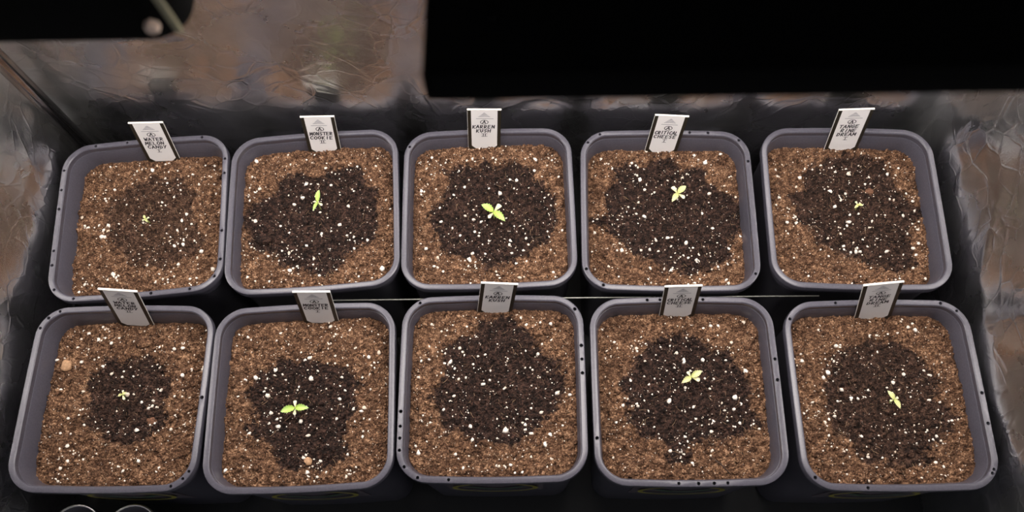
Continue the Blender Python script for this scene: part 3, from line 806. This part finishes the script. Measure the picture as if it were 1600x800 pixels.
# ------------------------------------------------------------------ what each pot holds
POTLABEL = {
    'P1': 'black square pot by the back foil wall, right beside the corner pole',
    'P2': 'black square pot by the back foil wall, second from the corner pole',
    'P3': 'black square pot by the back foil wall, middle one of five',
    'P4': 'black square pot by the back foil wall, fourth from the corner pole',
    'P5': 'black square pot by the back foil wall, farthest from the corner pole',
    'F1': 'black square pot of the front row, beside the small round pots',
    'F2': 'black square pot of the front row, second from the small round pots',
    'F3': 'black square pot whose soil shows no seedling, middle of the front row',
    'F4': 'black square pot of the front row, fourth from the small round pots',
    'F5': 'black square pot of the front row, farthest from the small round pots',
}
WORDS = {'1': (['WATER', 'MELON', 'CANDY'], 'I'), '2': (['MONSTER', 'COOKIE'], 'II'), '3': (['KARREN', 'KUSH'], 'II'), '4': (['CRITICAL', 'CHEESE'], 'I'), '5': (['TANGE', 'RINE', 'DREAM'], 'I')}
NUM2 = {'1': 'II', '2': 'I', '3': '', '4': 'II', '5': 'II'}
SEEDTEXT = {
    'P1': 'tiny green sprout in the faintly damp soil beside the corner pole',
    'P2': 'narrow bright green seedling with one long upright leaf, back row',
    'P3': 'large four-leaved light green seedling in the middle pot by the back wall',
    'P4': 'pale green cross-shaped seedling, back row, fourth pot from the corner pole',
    'P5': 'tiny pale yellowish sprout, back row, pot farthest from the corner pole',
    'F1': 'tiny pale green star-shaped sprout in the small square damp patch',
    'F2': 'widest green seedling with two long leaves spread sideways, front row',
    'F4': 'ragged pale green seedling in the front row, beside the pot without sprout',
    'F5': 'slender slanting yellow-green seedling in the front row end pot',
}
SOILTEXT = {
    'P1': 'brown soil with a faint damp patch, beside the corner pole',
    'P2': 'brown speckled soil with wide dark patch reaching the pot side, second from corner pole',
    'P3': 'brown speckled soil with big round dark patch, middle pot by the back wall',
    'P4': 'brown soil almost covered by dark wet patch, fourth from the corner pole, back row',
    'P5': 'speckled brown soil with slanting dark patch, back row, farthest from the corner pole',
    'F1': 'brown soil with small squarish dark patch and a tan pebble',
    'F2': 'brown speckled soil with dark patch under the widest seedling, front row',
    'F3': 'brown soil with large dark patch and no seedling, front row middle pot',
    'F4': 'brown soil with ragged dark patch and a dark twig, front row',
    'F5': 'brown soil with large oval dark patch, front row end under the square lamp',
}
STRENGTH = {'P1': 0.72, 'F5': 0.9, 'F1': 0.95, 'P5': 0.93}

for num, (key, d) in enumerate(POTS.items()):
    rz = math.radians(d['rot'])
    pot = empty('square_pot', (d['x'], d['y'], -POTH), rz)
    tag(pot, POTLABEL[key], 'plant pot', 'square black plant pots')
    b = bpy.data.objects.new('body', ME_BODY); COL.objects.link(b); b.parent = pot; b.location.z = POTH
    spots = []
    for hx_, hy_ in d['holes']:
        qx, qy = min(RIM_MID, key=lambda p: (p[0] - hx_) ** 2 + (p[1] - hy_) ** 2)
        # slide along the rim to the hole's own place
        if abs(qx) > A * 0.9 and abs(hy_) < A - RAD: qy = hy_
        elif abs(qy) > A * 0.9 and abs(hx_) < A - RAD: qx = hx_
        sc = random.uniform(0.85, 1.05)
        if all(math.hypot(qx - a, qy - b) > 0.0050 for a, b, _ in spots):
            spots.append((qx, qy, sc))
    me_rim = make_pot_meshes([(a, b, 0.0020 * sc) for a, b, sc in spots])[1] if spots else ME_RIM
    r = bpy.data.objects.new('rim', me_rim); COL.objects.link(r); r.parent = pot; r.location.z = POTH
    r['label'] = 'flat turned-over rim'
    for a, b, sc in spots:
        h = bpy.data.objects.new('rim_hole', ME_HOLE); COL.objects.link(h); h.parent = r
        h.location = (a, b, 0.0); h.scale = (sc, sc, 1)
    # maker's label on the side that faces the tent opening
    if key in ('F1', 'F2', 'F3', 'F4', 'F5'):
        yw = -(A - 0.0080) - 0.0034
        lw, z0, z1 = 0.062, POTH - 0.150, POTH - 0.040
        n = 16
        V, F = [], []
        for (w, zz, off) in ((1.0, 1.0, 0.0),):
            for i in range(n + 1):
                s = i / n * 2 - 1
                V += [(s * lw, yw - 0.0004 + (0.0026 * s * s * 0.28) + 0.0018, z0), (s * lw, yw - 0.0016 + (0.0026 * s * s * 0.28), z1)]
        m = len(V)
        V += [(x, y + 0.0012, z) for x, y, z in V]
        for i in range(n):
            a = 2 * i
            F += [(a, a + 2, a + 3, a + 1), (m + a, m + a + 1, m + a + 3, m + a + 2), (a, a + 1, m + a + 1, m + a), (a, m + a, m + a + 2, a + 2), (a + 1, a + 3, m + a + 3, m + a + 1)]
        F.append((2 * n, m + 2 * n, m + 2 * n + 1, 2 * n + 1))
        lb = from_lists('maker_label', V, F, LBL, pot, smooth=False)
        lb['label'] = 'faded printed label with a yellow oval outline'
        pts = [(0.052 * math.cos(a * math.pi / 16), 0.045 * math.sin(a * math.pi / 16)) for a in range(33)]
        V, F = [], []
        ribbon(pts, 0.006, V, F)
        V = [(x, yw - 0.0024 + 0.0012 * (1 - (z + 0.055) / 0.11), (z0 + z1) / 2 + z) for x, z, _ in V]
        from_lists('oval_print', V, F, YELLOW, lb, smooth=False)
        pts = [(-0.030, 0.010), (-0.010, -0.012), (0.012, -0.013), (0.032, 0.008)]
        V, F = [], []
        ribbon(pts, 0.009, V, F)
        V = [(x, yw - 0.0024 + 0.0012 * (1 - (z + 0.055) / 0.11), (z0 + z1) / 2 + z) for x, z, _ in V]
        from_lists('swoosh_print', V, F, GREENP, lb, smooth=False)

    # soil
    X, Y, Z, wet, V, F, rr = make_soil(d, 13.7 * num + 1.1, STRENGTH.get(key, 1.0))
    so = tri_mesh('potting_soil', V, F, SOIL, None, {'wet': np.concatenate([wet.ravel(), np.zeros(len(V) - wet.size)])}, smooth=True)
    so.location = (d['x'], d['y'], -d['depth']); so.rotation_euler = (0, 0, rz)
    tag(so, SOILTEXT[key], 'soil', 'soil in the square pots', 'stuff')
    S = lambda fld, xs, ys: sample(fld, X, Y, xs, ys, None)
    # crumbs
    xs, ys = scatter(4600)
    sz = np.clip(rng.lognormal(math.log(0.00092), 0.55, len(xs)), 0.0004, 0.0042)
    C = np.stack([xs, ys, S(Z, xs, ys) + sz * 0.15], -1)
    V, F = lumps(C, sz, 0.3, 0.8)
    wv = np.repeat(S(wet, xs, ys), 12)
    cr = tri_mesh('soil_crumbs', V, F, SOIL, so, {'wet': wv}); cr['kind'] = 'stuff'
    # perlite, partly in clusters
    nclu = 10
    cx, cy = scatter(nclu, 0.9)
    xs, ys = scatter(190)
    for k in range(len(cx)):
        m = rng.integers(4, 12)
        xs = np.concatenate([xs, cx[k] + rng.normal(0, 0.007, m)]); ys = np.concatenate([ys, cy[k] + rng.normal(0, 0.006, m)])
    xd, yd = scatter(420)        # fine dust grains
    big = np.concatenate([np.ones(len(xs)), np.zeros(len(xd))])
    xs = np.concatenate([xs, xd]); ys = np.concatenate([ys, yd])
    ok = np.hypot(xs, ys) < radial_limit(np.arctan2(ys, xs), IN_OUT) * 0.965
    xs, ys, big = xs[ok], ys[ok], big[ok]
    sz = np.where(big > 0, np.clip(rng.lognormal(math.log(0.00128), 0.42, len(xs)), 0.0006, 0.0036), rng.uniform(0.0003, 0.0008, len(xs)))
    C = np.stack([xs, ys, S(Z, xs, ys) + sz * 0.45], -1)
    V, F = lumps(C, sz, 0.36, 0.85)
    yel = 0.75 if key == 'P1' else 0.4
    tn = np.where(rng.uniform(size=len(xs)) < np.where(big > 0, 0.22, 0.6), rng.uniform(0.3, 1.0, len(xs)) * yel * 1.4, rng.uniform(0, 0.25, len(xs)))
    pe = tri_mesh('perlite', V, F, PERLITE, so, {'tint': np.repeat(np.clip(tn, 0, 1), 12)}); pe['kind'] = 'stuff'
    pe['label'] = 'white perlite grains'
    # coir fibres
    xs, ys = scatter(160, 0.92)
    VV, FF, TT = [], [], []
    for x, y in zip(xs, ys):
        L = random.uniform(0.004, 0.012); a = random.uniform(0, math.pi); bend = random.uniform(-0.5, 0.5)
        zz = float(S(Z, np.array([x]), np.array([y]))[0])
        pts = [(x + math.cos(a + bend * s) * L * s, y + math.sin(a + bend * s) * L * s, zz + 0.0006 + 0.0008 * math.sin(math.pi * (s + .5))) for s in (-0.5, -0.15, 0.2, 0.5)]
        v, f_ = tube(pts, [0.0001, 0.00022, 0.00022, 0.0001], 3, cap=False)
        b0 = len(VV); VV += v
        for q in f_:
            FF.append((b0 + q[0], b0 + q[1], b0 + q[2])); FF.append((b0 + q[0], b0 + q[2], b0 + q[3]))
        TT += [random.random()] * len(v)
    fi = tri_mesh('coir_fibres', np.array([tuple(v) for v in VV]), np.array(FF), FIBRE, so, {'tint': np.array(TT)}); fi['kind'] = 'stuff'

    # named bits lying in the soil
    def bit(name, wx, wy, size, material, label):
        lx, ly = wx - d['x'], wy - d['y']
        rough_ = 0.04 if material is STONE else 0.38
        bm = bmesh.new(); bmesh.ops.create_icosphere(bm, subdivisions=3, radius=1.0)
        for v in bm.verts:
            n_ = v.co.copy()
            q_ = Vector((wx * 50, wy * 50, 0))
            v.co = n_ * (1 + 0.22 * noise.noise(n_ * 1.3 + q_) + (rough_ * noise.noise(n_ * 4 + q_)))
            v.co = Vector((v.co.x * size[0], v.co.y * size[1], v.co.z * size[2]))
        o = bm_obj(name, bm, material, so); o.location = (lx, ly, float(S(Z, np.array([lx]), np.array([ly]))[0]) + size[2] * 0.35)
        o['label'] = label
        a_ = o.data.attributes.new('wet', 'FLOAT', 'POINT')
        a_.data.foreach_set('value', np.full(len(o.data.vertices), float(S(wet, np.array([lx]), np.array([ly]))[0]), dtype=np.float32))
    if key == 'F1':
        bit('pebble', -0.556, -0.078, (0.0072, 0.0078, 0.006), STONE, 'round tan pebble')
        bit('clod', -0.46, -0.047, (0.011, 0.008, 0.004), SOIL, 'rounded brown clod')
        bit('clod', -0.435, -0.150, (0.007, 0.005, 0.003), CLOD, 'reddish clod')
    if key == 'F2':
        bit('pebble', -0.231, -0.203, (0.0050, 0.0055, 0.0045), STONE, 'small tan pebble')
    if key == 'P2':
        bit('clod', -0.315, 0.097, (0.011, 0.008, 0.005), SOIL, 'dark clod')
    if key == 'P4':
        bit('clod', 0.180, 0.105, (0.008, 0.010, 0.005), SOIL, 'dark clod')
    if key == 'P5':
        bit('clod', 0.515, 0.160, (0.006, 0.005, 0.003), CLOD, 'reddish chip')
    if key == 'F4':
        a = (0.2653 - d['x'], -0.1987 - d['y']); b_ = (0.290 - d['x'], -0.2205 - d['y'])
        za = float(S(Z, np.array([a[0]]), np.array([a[1]]))[0]) + 0.0016; zb = float(S(Z, np.array([b_[0]]), np.array([b_[1]]))[0]) + 0.0016
        mid = ((a[0] + b_[0]) / 2 + 0.001, (a[1] + b_[1]) / 2 + 0.001, max(za, zb) + 0.0008)
        V, F = tube([(*a, za), mid, (*b_, zb)], [0.0006, 0.0010, 0.0006], 7)
        o = from_lists('twig', V, F, BARK, so); o['label'] = 'thin dark twig'

    # seedling
    if d['seedling']:
        (sx_, sy_) = d['seedling'][0]
        zz = float(S(Z, np.array([sx_]), np.array([sy_]))[0]) - d['depth']
        pale = key in ('P5', 'P1', 'F1')
        make_seedling(key, d, zz, SEEDTEXT[key], (LEAFY if key in ('P5', 'F4', 'F5', 'F1', 'P4', 'P1') else LEAF, COTY))
    # label stake
    w, nm = WORDS[key[1]]
    if key[0] == 'F': nm = NUM2[key[1]]
    txt = 'white handwritten label in the ' + POTLABEL[key].replace('black square ', '').replace('right beside', 'beside')
    make_tag(key, w, nm, *d['tag'], rz, txt, 40 + num)

# ------------------------------------------------------------------ small things between and before the pots
V, F = tube([(-0.225, 0.0062, -0.030), (0.0, 0.0068, -0.0305), (0.20, 0.0064, -0.0300), (0.425, 0.0060, -0.0300)], 0.0010, 8)
w = from_lists('thin_wire', V, F, WIRE)
tag(w, 'thin straight grey wire lying between the two rows of pots', 'wire')

def round_pot(x, y, rad, top, label):
    root = empty('round_pot', (x, y, FLOOR_Z))
    H = top - FLOOR_Z
    n = 32
    def circ(r, z): return [(r * math.cos(2 * math.pi * k / n), r * math.sin(2 * math.pi * k / n), z) for k in range(n)]
    V, F = rings_mesh([circ(rad * 0.74, 0.004), circ(rad * 0.92, H - 0.002), circ(rad * 0.97, H - 0.002), circ(rad * 0.78, 0.0)])
    F.append(tuple(range(n))); F.append(tuple(3 * n + k for k in range(n - 1, -1, -1)))
    from_lists('body', V, F, PLASTIC, root)
    V, F = rings_mesh([circ(rad * 0.92, H - 0.004), circ(rad * 0.93, H), circ(rad, H), circ(rad * 1.0, H - 0.006), circ(rad * 0.96, H - 0.006)])
    from_lists('rim', V, F, STEEL, root)['label'] = 'bright silver rim'
    tag(root, label, 'pot', 'small round pots')
round_pot(-0.562, -0.2795, 0.037, -0.14, 'small empty round pot with silver rim, nearer the foil side wall')
round_pot(-0.486, -0.2795, 0.037, -0.14, 'small empty round pot with silver rim, farther from the foil side wall')
